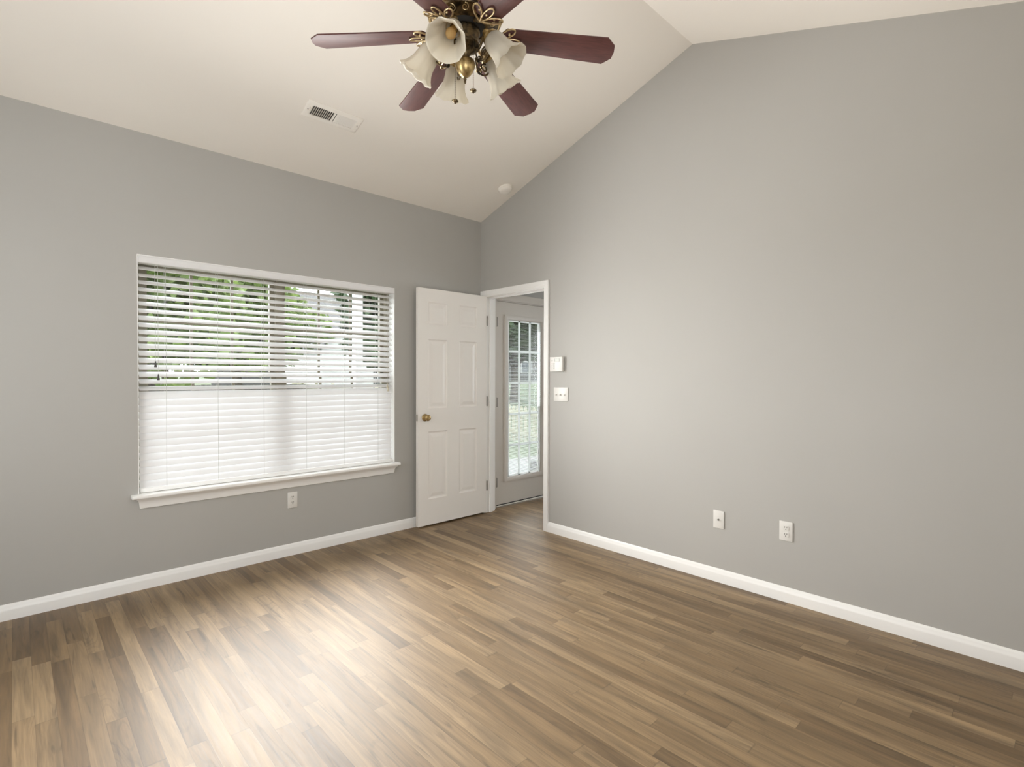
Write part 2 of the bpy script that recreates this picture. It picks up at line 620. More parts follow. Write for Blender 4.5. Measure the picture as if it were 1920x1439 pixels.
# ------------------------------------------------------------------ six-panel door
def panel_door(name, x0, x1, y0, y1, z0, z1, panels, m, parent):
    """slab with raised and fielded panels on the -y face"""
    bm = bmesh.new()
    xs = sorted({x0, x1} | {p[0] for p in panels} | {p[1] for p in panels})
    zs = sorted({z0, z1} | {p[2] for p in panels} | {p[3] for p in panels})
    g = {}
    for side, y in ((0, y0), (1, y1)):
        for x in xs:
            for z in zs:
                g[side, x, z] = bm.verts.new((x, y, z))
    for side in (0, 1):
        s = -1 if side == 0 else 1
        yy = y0 if side == 0 else y1
        for xa, xb in zip(xs, xs[1:]):
            for za, zb in zip(zs, zs[1:]):
                hole = any(p[0] - 1e-6 <= xa and xb <= p[1] + 1e-6 and p[2] - 1e-6 <= za and zb <= p[3] + 1e-6 for p in panels)
                q = [g[side, xa, za], g[side, xb, za], g[side, xb, zb], g[side, xa, zb]]
                if not hole:
                    bm.faces.new(q)
                    continue
                prev = q
                for ins, dep in ((0.006, 0.006), (0.014, 0.0085), (0.020, 0.0085), (0.046, 0.0025), (0.050, 0.002)):
                    ring = [bm.verts.new((xx, yy - s * dep, zz)) for xx, zz in ((xa + ins, za + ins), (xb - ins, za + ins), (xb - ins, zb - ins), (xa + ins, zb - ins))]
                    for k in range(4):
                        bm.faces.new([prev[k], prev[(k + 1) % 4], ring[(k + 1) % 4], ring[k]])
                    prev = ring
                bm.faces.new(prev)
    # rim
    for xa, xb in zip(xs, xs[1:]):
        for z in (z0, z1):
            bm.faces.new([g[0, xa, z], g[0, xb, z], g[1, xb, z], g[1, xa, z]])
    for za, zb in zip(zs, zs[1:]):
        for x in (x0, x1):
            bm.faces.new([g[0, x, za], g[0, x, zb], g[1, x, zb], g[1, x, za]])
    return link(name, bm, m, parent)


d1 = tag(empty('door_1', (0, -0.07, 0)), 'open white six-panel door standing beside the window', 'door', kind='structure')
LX = -0.757
pans = [(-0.656, -0.455, 1.735, 1.926), (-0.324, -0.120, 1.735, 1.926),
        (-0.656, -0.455, 1.015, 1.607), (-0.324, -0.120, 1.015, 1.607),
        (-0.656, -0.455, 0.236, 0.816), (-0.324, -0.120, 0.236, 0.816)]
panel_door('door_leaf', LX, -0.002, -0.015, 0.020, 0.016, 2.040, pans, 'door', d1)


def rosette_knob(parent, x, y, z, s, m='brass'):
    rot = Matrix.Translation((x, y, z)) @ Matrix.Rotation(R(90) * (1 if s < 0 else -1), 4, 'X')
    bm = bmesh.new()
    lathe(bm, [(0.001, 0.0), (0.031, 0.0), (0.032, 0.003), (0.028, 0.007), (0.016, 0.009), (0.011, 0.012), (0.010, 0.024), (0.017, 0.030), (0.0255, 0.038),
               (0.0275, 0.045), (0.0262, 0.052), (0.021, 0.0575), (0.013, 0.059), (0.011, 0.057), (0.001, 0.057)] if s < 0 else
          [(0.001, 0.0), (0.031, 0.0), (0.032, 0.003), (0.028, 0.007), (0.012, 0.010), (0.011, 0.016), (0.022, 0.022), (0.026, 0.030), (0.022, 0.038), (0.001, 0.041)], 28, rot)
    return link('knob', bm, m, parent, 40)


kn = rosette_knob(d1, -0.690, -0.015, 0.940, -1)
kn['label'] = 'brass knob'
rosette_knob(d1, -0.690, 0.020, 0.940, 1)
bm = bbox(LX - 0.0015, LX + 0.001, -0.010, 0.015, 0.912, 0.968, 0.0006, 1)
link('latch_plate', bm, 'steel', d1)


def hinge(parent, x, y, z, sx, m='hinge'):
    bm = bmesh.new()
    lathe(bm, [(0.0005, -0.048), (0.004, -0.047), (0.0058, -0.044), (0.0058, 0.044), (0.004, 0.047), (0.0005, 0.048)], 12, Matrix.Translation((x, y, z)))
    box(bm, x, x + sx * 0.010, y - 0.0012, y + 0.0012, z - 0.044, z + 0.044)
    return link('hinge', bm, m, parent, 40)


for z in (1.812, 1.058, 0.262):
    hinge(d1, 0.006, -0.014, z, 1)

# ------------------------------------------------------------------ window in the back wall
wn = tag(empty('window_1', ((WX0 + WX1) / 2, 0, WZ0)), 'wide twin double-hung window behind white blinds', 'window', kind='structure')
wx, wz = (WX0 + WX1) / 2, WZ0
x0, x1, z0, z1 = WX0 - wx, WX1 - wx, 0.0, WZ1 - WZ0


def ring_frame(bm, x0, x1, z0, z1, y0, y1, t):
    tl, tr, tb, tt = t
    box(bm, x0, x0 + tl, y0, y1, z0, z1)
    box(bm, x1 - tr, x1, y0, y1, z0, z1)
    box(bm, x0 + tl, x1 - tr, y0, y1, z0, z0 + tb)
    box(bm, x0 + tl, x1 - tr, y0, y1, z1 - tt, z1)


bm = bmesh.new()   # white drywall-return liner of the recess
box(bm, x0, x0 + 0.004, 0.0, 0.085, z0, z1)
box(bm, x1 - 0.004, x1, 0.0, 0.085, z0, z1)
box(bm, x0 + .004, x1 - .004, 0.0, 0.085, z1 - 0.004, z1)
link('reveal', bm, 'trim', wn)
bm = bmesh.new()
MX = -1.828 - wx
ring_frame(bm, x0, x1, z0, z1, 0.085, 0.158, (0.035, 0.035, 0.035, 0.03))
box(bm, MX - 0.022, MX + 0.022, 0.085, 0.158, 0.035, z1 - 0.03)
link('window_frame', bm, 'vinyl', wn)
mid = 1.300 - WZ0
for (a, b_) in ((x0 + 0.035, MX - 0.022), (MX + 0.022, x1 - 0.035)):
    for (za, zb, ya) in ((0.035, mid + 0.018, 0.094), (mid - 0.018, z1 - 0.03, 0.122)):
        bm = bmesh.new()
        ring_frame(bm, a, b_, za, zb, ya, ya + 0.028, (0.032, 0.032, 0.036, 0.036))
        # grilles: three columns, two rows
        gw = (b_ - a - 0.064) / 3
        for k in (1, 2):
            gx = a + 0.032 + gw * k
            box(bm, gx - 0.009, gx + 0.009, ya + 0.011, ya + 0.019, za + 0.036, zb - 0.036)
        gz = (za + zb) / 2
        box(bm, a + .032, b_ - .032, ya + 0.0115, ya + 0.0185, gz - 0.009, gz + 0.009)
        sh = link('sash', bm, 'vinyl', wn)
        bm = bmesh.new()
        box(bm, a + .028, b_ - .028, ya + 0.0135, ya + 0.0165, za + .03, zb - .03)
        link('pane', bm, 'glass', sh)
bm = bbox(-2.723 - wx, -0.905 - wx, -0.062, 0.085, -0.024, -0.001, 0.005, 3)
# horn cut-outs: stool sits in the opening, horns lap the wall face
st = bmesh.new()
pts = [(-2.723 - wx, -0.058), (-0.905 - wx, -0.058), (-0.905 - wx, -0.0005), (x1 - .0005, -0.0005), (x1 - .0005, 0.085), (x0 + .0005, 0.085), (x0 + .0005, -0.0005), (-2.723 - wx, -0.0005)]
bm.free()
prism(st, pts, 2, -0.022, 0.001)
bevel(st, 0.006, 3, 60)
link('window_sill', st, 'trim', wn, 35)
bm = bmesh.new()
prism(bm, [(-0.0005, -0.086), (-0.012, -0.086), (-0.016, -0.070), (-0.021, -0.050), (-0.030, -0.036), (-0.046, -0.026), (-0.048, -0.0225), (-0.0005, -0.0225)], 0, -2.700 - wx, -0.925 - wx)
# mitred returns
for v in bm.verts:
    d = (-v.co.y) / 0.048
    v.co.x += (-0.0 + 0.028 * (1 - d)) * (1 if v.co.x < 0 else -1)
link('apron', bm, 'trim', wn, 30)

# ------------------------------------------------------------------ window blind
bl = tag(empty('window_blind', (wx, 0.0, WZ0)), 'white horizontal slat blind, upper slats open and lower slats closed', 'blind')
BX0, BX1 = -2.672 - wx, -0.944 - wx
YB = 0.040


def at_z(z):
    return z - WZ0


bm = bmesh.new()
prism(bm, [(-0.006, at_z(1.971)), (-0.009, at_z(1.976)), (-0.009, at_z(2.008)), (-0.006, at_z(2.013)), (-0.006, at_z(2.0155)), (0.004, at_z(2.0155)), (0.004, at_z(1.971))], 0, x0 + .005, x1 - .005)
link('valance', bm, 'slat', bl, 30)
bm = bbox(BX0, BX1, 0.012, 0.066, at_z(1.972), at_z(2.012), 0.002, 1)
link('headrail', bm, 'trim', bl)


def slat_bm(a, wd=0.050, th=0.0026, crown=0.0032, nseg=6):
    bm = bmesh.new()
    top, bot = [], []
    ca, sa = math.cos(a), math.sin(a)
    for k in range(nseg + 1):
        u = -wd / 2 + wd * k / nseg
        h = crown * (1 - (2 * u / wd) ** 2)
        for lst, hh in ((top, h + th / 2), (bot, h - th / 2)):
            lst.append((u * ca - hh * sa, u * sa + hh * ca))
    prism(bm, top + bot[::-1], 0, BX0, BX1)
    return bm


NS = 32
for q in range(NS):
    cz = 1.945 - 0.04305 * q if q <= 17 else 1.2131 - 0.0416 * (q - 17)
    if q <= 14:
        a = 30 + 8 * q / 14
    elif q <= 17:
        a = (35, 31, 27)[q - 15]
    else:
        a = 66
    s = link('slat', slat_bm(R(a)), 'slat', bl, 50)
    s.location = (0, YB, at_z(cz))
bm = bbox(BX0, BX1, YB - 0.026, YB + 0.026, at_z(0.5795), at_z(0.606), 0.004, 2)
link('bottom_rail', bm, 'trim', bl, 40)
for lx in (-2.535, -2.245, -1.957, -1.660, -1.365, -1.075):
    bm = bmesh.new()
    for yy in (YB - 0.0245, YB + 0.0245):
        tube(bm, [(lx - wx, yy, at_z(0.60)), (lx - wx, yy, at_z(1.975))], 0.0009, 5)
    link('ladder_cord', bm, 'cord', bl)
for lx, zb in ((-2.592, 1.365), (-2.578, 1.285)):
    bm = bmesh.new()
    tube(bm, [(lx - wx, 0.006, at_z(zb)), (lx - wx, 0.006, at_z(1.975))], 0.0011, 5)
    c = link('lift_cord', bm, 'cord', bl)
    bm = bmesh.new()
    lathe(bm, [(0.0008, 0.022), (0.003, 0.021), (0.004, 0.012), (0.0075, -0.012), (0.0072, -0.015), (0.0008, -0.0155)], 12, Matrix.Translation((lx - wx, 0.004, at_z(zb) - 0.006)))
    link('tassel', bm, 'tassel', c, 40)
for lx, zb in ((-0.998, 1.215), (-0.990, 1.19)):
    bm = bmesh.new()
    tube(bm, [(lx - wx, 0.006, at_z(zb)), (lx - wx, 0.006, at_z(1.975))], 0.0011, 5)
    c = link('tilt_cord', bm, 'cord', bl)
    bm = bmesh.new()
    lathe(bm, [(0.0008, 0.022), (0.003, 0.021), (0.004, 0.012), (0.0085, -0.012), (0.0082, -0.016), (0.0008, -0.0165)], 12, Matrix.Translation((lx - wx, 0.004, at_z(zb) - 0.006)))
    link('tassel', bm, 'pale_tassel', c, 40)

# ------------------------------------------------------------------ glass patio door in the next room
d2 = tag(empty('door_2', ((GX0 + GX1) / 2, 0.04, 0)), 'cream patio door with fifteen glass lites seen through the doorway', 'door', kind='structure')
gx = (GX0 + GX1) / 2
SX0, SX1 = 0.205 - gx, 0.995 - gx
FY = -0.032           # door face is at y = .04 + FY
lx0, lx1, lz0, lz1 = 0.303 - gx, 0.897 - gx, 0.236, 1.904
bm = bmesh.new()
ring_frame(bm, SX0, SX1, 0.026, 2.029, FY, FY + 0.044, (lx0 - SX0 + .02, SX1 - lx1 + .02, lz0 - .026 + .02, 2.029 - lz1 + .02))
link('door_leaf', bm, 'door2', d2)
bm = bmesh.new()   # raised lite surround
pr = [(0.0, 0.0), (0.004, 0.011), (0.018, 0.013), (0.050, 0.006), (0.066, -0.004), (0.066, -0.02), (0.0, -0.02)]
loops = []
for cx, sx, cz, sz in ((lx0, 1, lz0, 1), (lx1, -1, lz0, 1), (lx1, -1, lz1, -1), (lx0, 1, lz1, -1)):
    loops.append([bm.verts.new((cx + sx * d, FY - p, cz + sz * d * 0.72)) for d, p in pr])
for k in range(4):
    a, b_ = loops[k], loops[(k + 1) % 4]
    for q in range(len(pr)):
        bm.faces.new([a[q], a[(q + 1) % len(pr)], b_[(q + 1) % len(pr)], b_[q]])
link('lite_frame', bm, 'door2', d2, 30)
ax0, ax1, az0, az1 = lx0 + .066, lx1 - .066, lz0 + .0475, lz1 - .0475
bm = bmesh.new()
box(bm, ax0, ax0 + .010, FY + .006, FY + .036, az0, az1)
box(bm, ax1 - .010, ax1, FY + .006, FY + .036, az0, az1)
cw = (ax1 - ax0) / 3
for k in (1, 2):
    box(bm, ax0 + cw * k - .012, ax0 + cw * k + .012, FY + .006, FY + .012, az0, az1)
rh = (az1 - az0) / 5
for k in range(1, 5):
    box(bm, ax0, ax1, FY + .0065, FY + .0115, az0 + rh * k - .012, az0 + rh * k + .012)
box(bm, ax0, ax1, FY + .006, FY + .036, az0, az0 + .012)
box(bm, ax0, ax1, FY + .006, FY + .036, az1 - .012, az1)
link('grille', bm, 'whitevinyl', d2)
bm = bmesh.new()
box(bm, ax0, ax1, FY + .001, FY + .004, az0, az1)
box(bm, ax0, ax1, FY + .037, FY + .040, az0, az1)
link('pane', bm, 'glass', d2)
bm = bmesh.new()   # mini blind sealed between the panes
nz = int((az1 - az0 - .03) / 0.0125)
for k in range(nz):
    z = az0 + .016 + k * 0.0125
    mt = Matrix.Translation((0, FY + .023, z)) @ Matrix.Rotation(R(9), 4, 'X')
    box(bm, ax0 + .011, ax1 - .011, -.006, .006, -.0006, .0006, mt)
link('mini_blind', bm, 'mini', d2)
for z in (1.825, 1.038, 0.248):
    hinge(d2, SX0 + .002, FY - .005, z, 1)
bm = bmesh.new()
box(bm, SX0 + .002, SX1 - .002, FY + .002, FY + .042, 0.017, 0.026)
link('sweep', bm, 'dark', d2)
kn = rosette_knob(d2, SX1 - .07, FY, 0.95, -1)
t2 = tag(empty('trim_2', (gx, 0, 0)), 'cream frame and threshold of the patio door beyond the doorway', 'door trim', kind='structure')
bm = bmesh.new()
a0, a1 = GX0 - gx, GX1 - gx
box(bm, a0 + .0005, a0 + .026, 0.0, TB, 0.0, GZ - .0005)
box(bm, a1 - .026, a1 - .0005, 0.0, TB, 0.0, GZ - .0005)
box(bm, a0 + .026, a1 - .026, 0.0, TB, 2.032, GZ - .0005)
link('jamb', bm, 'door2', t2)
bm = bmesh.new()
box(bm, a0 - .036, a0 + .008, -.016, -.0002, 0.0, 2.040)
box(bm, a1 - .008, a1 + .056, -.016, -.0002, 0.0, 2.040)
box(bm, a0 - .036, a1 + .056, -.016, -.0002, 2.040, 2.112)
bevel(bm, 0.003, 2)
link('casing', bm, 'door2', t2)
bm = bmesh.new()
prism(bm, [(-.004, 0.0), (TB + .02, 0.0), (TB + .02, 0.010), (0.05, 0.017), (0.0, 0.017), (-.004, 0.012)], 0, a0 + .027, a1 - .027)
link('threshold', bm, 'steel', t2)

# ------------------------------------------------------------------ electrical plates
def plate(parent, wd, ht, dep=0.006):
    """local: x across, z up, face toward -y"""
    bm = bbox(-wd / 2, wd / 2, -dep, 0, -ht / 2, ht / 2, 0.0028, 2)
    return link('cover_plate', bm, 'plastic', parent, 40)


def screw(bm, x, z, y):
    lathe(bm, [(0.0005, -0.0016), (0.003, -0.0012), (0.0036, 0.0)], 12, Matrix.Translation((x, y, z)) @ Matrix.Rotation(R(-90), 4, 'X') @ Matrix.Scale(-1, 4, (0, 0, 1)))


def outlet(loc, rz, label, wd, ht):
    e = tag(empty('wall_outlet', loc, (0, 0, rz)), label, 'wall outlet', 'duplex wall outlets')
    plate(e, wd, ht)
    for zz in (0.0195, -0.0195):
        bm = bmesh.new()
        n = 24
        pts = []
        for k in range(n):
            a = 2 * math.pi * k / n
            pts.append((max(-.0165, min(.0165, .0195 * math.cos(a))), zz + max(-.0135, min(.0135, .0165 * math.sin(a)))))
        prism(bm, pts, 1, -.0085, -.004)
        rc = link('receptacle', bm, 'plastic', e)
        bm = bmesh.new()
        box(bm, -.0075, -.0048, -.0089, -.008, zz + .000, zz + .0085)
        box(bm, .0048, .0075, -.0089, -.008, zz + .001, zz + .0085)
        lathe(bm, [(0.0003, 0), (0.0028, 0), (0.0028, 0.0009), (0.0003, 0.0009)], 12, Matrix.Translation((0, -.008, zz - .007)) @ Matrix.Rotation(R(90), 4, 'X'))
        link('slots', bm, 'dark', rc)
    bm = bmesh.new()
    screw(bm, 0, 0, -.006)
    link('screw', bm, 'steel', e)
    return e


RW = R(-90)   # local -y faces -x (room side of right wall)
outlet((-0.0005, -2.731, 0.406), RW, 'white duplex outlet low on the tall right wall', 0.073, 0.112)
outlet((-1.771, -0.0005, 0.398), 0, 'white duplex outlet under the window sill', 0.070, 0.114)

e = tag(empty('coax_plate', (-0.0005, -2.333, 0.394), (0, 0, RW)), 'white cable jack plate beside the outlet on the right wall', 'cable jack')
plate(e, 0.070, 0.112)
bm = bmesh.new()
rot = Matrix.Translation((0, -.006, 0)) @ Matrix.Rotation(R(90), 4, 'X')
lathe(bm, [(0.0065, 0), (0.0065, 0.003), (0.0045, 0.003), (0.0045, 0.011), (0.0015, 0.011), (0.0015, 0.005)], 6, rot)
link('jack', bm, 'hinge', e)
for zz in (0.041, -0.041):
    bm = bmesh.new()
    screw(bm, 0, zz, -.006)
    link('screw', bm, 'steel', e)

e = tag(empty('light_switch', (-0.0005, -1.012, 1.148), (0, 0, RW)), 'white three-gang toggle switch plate beside the doorway', 'light switch')
plate(e, 0.152, 0.112)
for xx in (-0.046, 0, 0.046):
    bm = bbox(xx - .005, xx + .005, -.0075, -.004, -.0125, .0125, 0.0008, 1)
    t = link('toggle_collar', bm, 'plastic', e)
    bm = bmesh.new()
    box(bm, -.0038, .0038, -.015, 0, -.0045, .0045, Matrix.Translation((xx, -.006, -.001)) @ Matrix.Rotation(R(28), 4, 'X'))
    bevel(bm, .001, 2)
    link('toggle', bm, 'plastic', t)
    for zz in (0.030, -0.030):
        bm = bmesh.new()
        screw(bm, xx, zz, -.006)
        link('screw', bm, 'steel', e)

e = tag(empty('security_keypad', (-0.0005, -0.978, 1.392), (0, 0, RW)), 'white wall keypad box above the switch plate', 'keypad')
bm = bbox(-0.069, 0.069, -0.027, 0, -0.060, 0.060, 0.004, 3)
link('housing', bm, 'plastic', e, 40)
bm = bmesh.new()
ring_frame(bm, -0.012, 0.036, 0.022, 0.046, -0.0285, -0.026, (0.002, 0.002, 0.002, 0.002))
link('screen_bezel', bm, simple('grey_bezel', (0.42, 0.42, 0.40), 0.4), e)
bm = bbox(-0.0095, 0.0335, -0.0278, -0.0262, 0.0245, 0.0435, 0.0004, 1)
link('screen', bm, simple('pale_lcd', (0.62, 0.66, 0.60), 0.25), e)
for k in range(4):
    bm = bbox(-0.024, -0.017, -0.0290, -0.026, 0.004 - 0.014 * k, 0.011 - 0.014 * k, 0.0008, 1)
    link('button', bm, simple('grey_button', (0.40, 0.39, 0.37), 0.5), e)
for k in range(3):
    bm = bbox(-0.055, -0.034, -0.0284, -0.026, 0.002 - 0.016 * k, 0.009 - 0.016 * k, 0.0008, 1)
    link('button', bm, simple('pale_button', (0.72, 0.70, 0.66), 0.5), e)
bm = bbox(-0.058, -0.036, -0.0282, -0.026, 0.026, 0.034, 0.0004, 1)
link('badge', bm, simple('grey_badge', (0.62, 0.61, 0.58), 0.4), e)

# ------------------------------------------------------------------ ceiling vent & smoke detector (on the sloping ceiling)
sang = math.atan(sl)


def on_slope(x, y):
    return Vector((x, y, HW - sl * y))


# local frame: X along room x, Y down-slope toward the window wall, -Z out of the ceiling into the room
def slope_empty(name, x, y):
    o = empty(name, on_slope(x, y), (-sang, 0, 0))
    return o


e = tag(slope_empty('air_vent', -1.731, -0.593), 'white louvred air register on the sloped ceiling', 'air vent')
vw, vh = 0.362, 0.138
ow, oh = 0.290, 0.078
bm = bmesh.new()
pr = [(0.0, -0.0004), (0.0, 0.0035), (0.006, 0.0065), (0.016, 0.0075), ((vw - ow) / 2, 0.0075), ((vw - ow) / 2, -0.0004)]
loops = []
for sx, sy in ((-1, -1), (1, -1), (1, 1), (-1, 1)):
    loops.append([bm.verts.new((sx * (vw / 2 - d), sy * (vh / 2 - d * ((vh - oh) / (vw - ow))), -p)) for d, p in pr])
for k in range(4):
    a, b_ = loops[k], loops[(k + 1) % 4]
    for q in range(len(pr)):
        bm.faces.new([a[q], a[(q + 1) % len(pr)], b_[(q + 1) % len(pr)], b_[q]])
box(bm, -0.006, 0.006, -oh / 2, oh / 2, -.0075, -.0004)
link('flange', bm, 'register', e, 30)
bm = bmesh.new()
box(bm, -ow / 2, ow / 2, -oh / 2, oh / 2, -.0012, -.0004)
link('duct_opening', bm, 'dark', e)
bm = bmesh.new()
for half in (-1, 1):
    for k in range(11):
        cx = half * (0.012 + 0.0122 * (k + 0.5))
        mt = Matrix.Translation((cx, 0, -.0045)) @ Matrix.Rotation(R(38) * half, 4, 'Y')
        box(bm, -.0052, .0052, -oh / 2, oh / 2, -.0005, .0005, mt)
link('louvers', bm, 'register', e)
for sx in (-1, 1):
    bm = bmesh.new()
    lathe(bm, [(0.0004, -.0095), (0.003, -.009), (0.004, -.0072)], 12, Matrix.Translation((sx * (vw / 2 - .018), 0, 0)))
    link('screw', bm, 'hinge', e)
bm = bmesh.new()
box(bm, -vw / 2 + .022, -vw / 2 + .026, -.02, .012, -.014, -.006)
link('damper_lever', bm, 'register', e)

e = tag(slope_empty('smoke_detector', -0.140, -0.487), 'round white smoke detector near the ceiling corner', 'smoke detector')
bm = bmesh.new()
lathe(bm, [(0.001, -.0004), (0.062, -.0004), (0.064, -.004), (0.062, -.011), (0.058, -.013)], 40)
link('base', bm, 'register', e, 40)
bm = bmesh.new()
lathe(bm, [(0.057, -.012), (0.056, -.022), (0.050, -.030), (0.036, -.035), (0.015, -.037), (0.001, -.037)], 40)
link('cover', bm, 'register', e, 40)

# ------------------------------------------------------------------ ceiling fan
FX, FYc = -1.8766, YA
fan = tag(empty('ceiling_fan', (FX, FYc, ZA)), 'six-blade mahogany and brass ceiling fan with five glass shades', 'ceiling fan')


def fz(z):
    return z - ZA


bm = bmesh.new()
lathe(bm, [(0.001, 0.02), (0.070, 0.02), (0.070, -0.03), (0.060, -0.075), (0.035, -0.11), (0.015, -0.115)], 32)
link('canopy', bm, 'brass', fan, 35)
bm = bmesh.new()
tube(bm, [(0, 0, -0.10), (0, 0, fz(2.92))], 0.0135, 16)
link('downrod', bm, 'brass', fan, 40)
bm = bmesh.new()
lathe(bm, [(0.014, fz(2.945)), (0.030, fz(2.94)), (0.036, fz(2.915)), (0.060, fz(2.90)), (0.082, fz(2.885)), (0.090, fz(2.868)), (0.086, fz(2.862))], 40)
link('motor_cap', bm, 'goldtrim', fan, 35)
bm = bmesh.new()
lathe(bm, [(0.086, fz(2.864)), (0.094, fz(2.855)), (0.096, fz(2.815)), (0.106, fz(2.806)), (0.132, fz(2.790)), (0.146, fz(2.772)), (0.150, fz(2.756)), (0.1505, fz(2.744)), (0.147, fz(2.737)), (0.140, fz(2.733)), (0.136, fz(2.735))], 72)
mh = link('motor_housing', bm, 'brass', fan, 35)
bm = bmesh.new()
lathe(bm, [(0.138, fz(2.736)), (0.134, fz(2.728)), (0.100, fz(2.712)), (0.084, fz(2.707)), (0.080, fz(2.710))], 72)
vr = link('vent_ring', bm, 'bronze', mh, 35)
bm = bmesh.new()
lathe(bm, [(0.082, fz(2.711)), (0.074, fz(2.704)), (0.058, fz(2.702)), (0.045, fz(2.704))], 48)
link('flywheel', bm, 'dark', fan, 35)
o0 = None
for k in range(14):   # raised scrolls round the vented underside
    if o0 is None:
        bm = bmesh.new()
        pts = []
        for t in range(17):
            th = t * 0.55
            q = 0.015 * (1 - t / 21)
            pts.append((0.116 + q * math.cos(th), q * math.sin(th), fz(2.7185) + 0.45 * q * math.cos(th)))
        tube(bm, pts, 0.0023, 6)
        ob = o0 = link('vent_scroll', bm, 'goldtrim', mh, 60)
    else:
        ob = o0.copy()
        COL.objects.link(ob)
    ob.matrix_local = Matrix.Rotation(2 * math.pi * k / 14, 4, 'Z')
bm = bmesh.new()
lathe(bm, [(0.050, fz(2.705)), (0.060, fz(2.70)), (0.061, fz(2.69)), (0.056, fz(2.685)), (0.056, fz(2.645)), (0.060, fz(2.64)), (0.058, fz(2.632)), (0.040, fz(2.62)), (0.026, fz(2.612)), (0.018, fz(2.60)),
           (0.016, fz(2.588)), (0.012, fz(2.584))], 40)
link('switch_housing', bm, 'bronze', fan, 35)
bm = bmesh.new()
lathe(bm, [(0.010, fz(2.588)), (0.026, fz(2.584)), (0.038, fz(2.577)), (0.0415, fz(2.568)), (0.040, fz(2.555)), (0.034, fz(2.539)), (0.022, fz(2.522)), (0.012, fz(2.514)), (0.007, fz(2.511))], 36)
bw = link('finial_bowl', bm, 'brass', fan, 50)
bm = bmesh.new()
lathe(bm, [(0.007, fz(2.512)), (0.005, fz(2.508)), (0.0068, fz(2.503)), (0.004, fz(2.498)), (0.0055, fz(2.494)), (0.003, fz(2.488)), (0.0005, fz(2.485))], 16)
link('finial_tip', bm, 'bronze', bw, 50)

# blades
BZ = 2.684
DROOP = R(4.6)
AZ0 = 139.4
PITCH = R(-11.7)


def blade_bm():
    bm = bmesh.new()
    r0, r1 = 0.150, 0.610
    w0, w1 = 0.052, 0.066
    pts = [(r0, -w0 + .022), (r0 + .020, -w0), (r1 - .034, -w1), (r1, -w1 + .034), (r1 + .004, 0), (r1, w1 - .034), (r1 - .034, w1), (r0 + .020, w0), (r0, w0 - .022)]
    prism(bm, pts, 2, -0.003, 0.003)
    bevel(bm, 0.0014, 2, 50)
    return bm


def loop_pts(L, wd, ang, cx, cy, z, n=22, tip=1.0):
    out = []
    for k in range(n):
        t = 2 * math.pi * k / n
        u = L * 0.5 * (1 - math.cos(t))
        v = wd * math.sin(t) * (math.sin(t / 2) ** tip)
        out.append((cx + u * math.cos(ang) - v * math.sin(ang), cy + u * math.sin(ang) + v * math.cos(ang), z))
    return out


def iron_bm():
    """arm from the motor, then three open petals under the blade root (local: x outwards)"""
    bm = bmesh.new()
    tube(bm, bez((0.072, 0, 0.026), (0.095, 0, 0.024), (0.108, 0, -0.004), (0.138, 0, -0.007), 12), lambda t: 0.0085 - 0.003 * t, 10)
    zz = -0.0085
    tube(bm, loop_pts(0.098, 0.018, 0, 0.128, 0, zz), 0.0034, 8, True)
    tube(bm, loop_pts(0.092, 0.020, R(38), 0.128, 0.002, zz), 0.0034, 8, True)
    tube(bm, loop_pts(0.092, 0.020, R(-38), 0.128, -0.002, zz), 0.0034, 8, True)
    for (px, py) in ((0.176, 0.0), (0.180, 0.033), (0.180, -0.033)):
        lathe(bm, [(0.0005, -0.0115), (0.0035, -0.011), (0.005, -0.008), (0.005, -0.003)], 12, Matrix.Translation((px, py, 0)))
    return bm


b0 = i0 = None
for k in range(6):
    rz = R(AZ0 - 60 * k)
    if b0 is None:
        b0 = link('blade', blade_bm(), 'blade', fan, 40)
        i0 = link('blade_iron', iron_bm(), 'goldtrim', fan, 60)
        bl_, ir = b0, i0
    else:
        bl_, ir = b0.copy(), i0.copy()
        COL.objects.link(bl_)
        COL.objects.link(ir)
    mt = Matrix.Translation((0, 0, fz(BZ))) @ Matrix.Rotation(rz, 4, 'Z')
    bl_.matrix_local = mt @ Matrix.Rotation(DROOP, 4, 'Y') @ Matrix.Rotation(PITCH, 4, 'X')
    ir.matrix_local = mt @ Matrix.Rotation(DROOP, 4, 'Y') @ Matrix.Rotation(PITCH * 0.9, 4, 'X')

# light kit
def shade_bm():
    """bell shade; local axis -Z is the opening direction, neck at origin"""
    bm = bmesh.new()
    outer = [(0.020, 0.004), (0.030, 0.000), (0.0385, -0.010), (0.0435, -0.028), (0.0455, -0.052), (0.048, -0.075), (0.0545, -0.097), (0.064, -0.115), (0.0725, -0.126), (0.0765, -0.130)]
    inner = [(r - 0.0035, z + 0.001) for r, z in outer[::-1]]
    inner[-1] = (0.017, 0.001)

    def md(a, r, z):
        q = max(0.0, (-z - 0.05) / 0.080)
        return 1 + 0.020 * q * math.cos(a * 9) + 0.006 * math.cos(a * 18) * min(1, max(0, -z / 0.04))
    lathe(bm, outer + inner, 72, None, md)
    for v in bm.verts:   # scalloped lip also waves along the axis
        a = math.atan2(v.co.y, v.co.x)
        q = max(0.0, (-v.co.z - 0.06) / 0.070)
        v.co.z += 0.0032 * q * math.cos(a * 9)
    return bm


def socket_bm():
    bm = bmesh.new()
    lathe(bm, [(0.004, 0.040), (0.012, 0.036), (0.015, 0.026), (0.014, 0.018), (0.020, 0.014), (0.0315, 0.008), (0.0335, 0.001), (0.0325, -0.004), (0.029, -0.004)], 28)
    for k in range(3):
        a = 2 * math.pi * k / 3 + .4
        tube(bm, [(0.030 * math.cos(a), 0.030 * math.sin(a), 0.0), (0.041 * math.cos(a), 0.041 * math.sin(a), 0.0)], 0.0022, 6)
    return bm


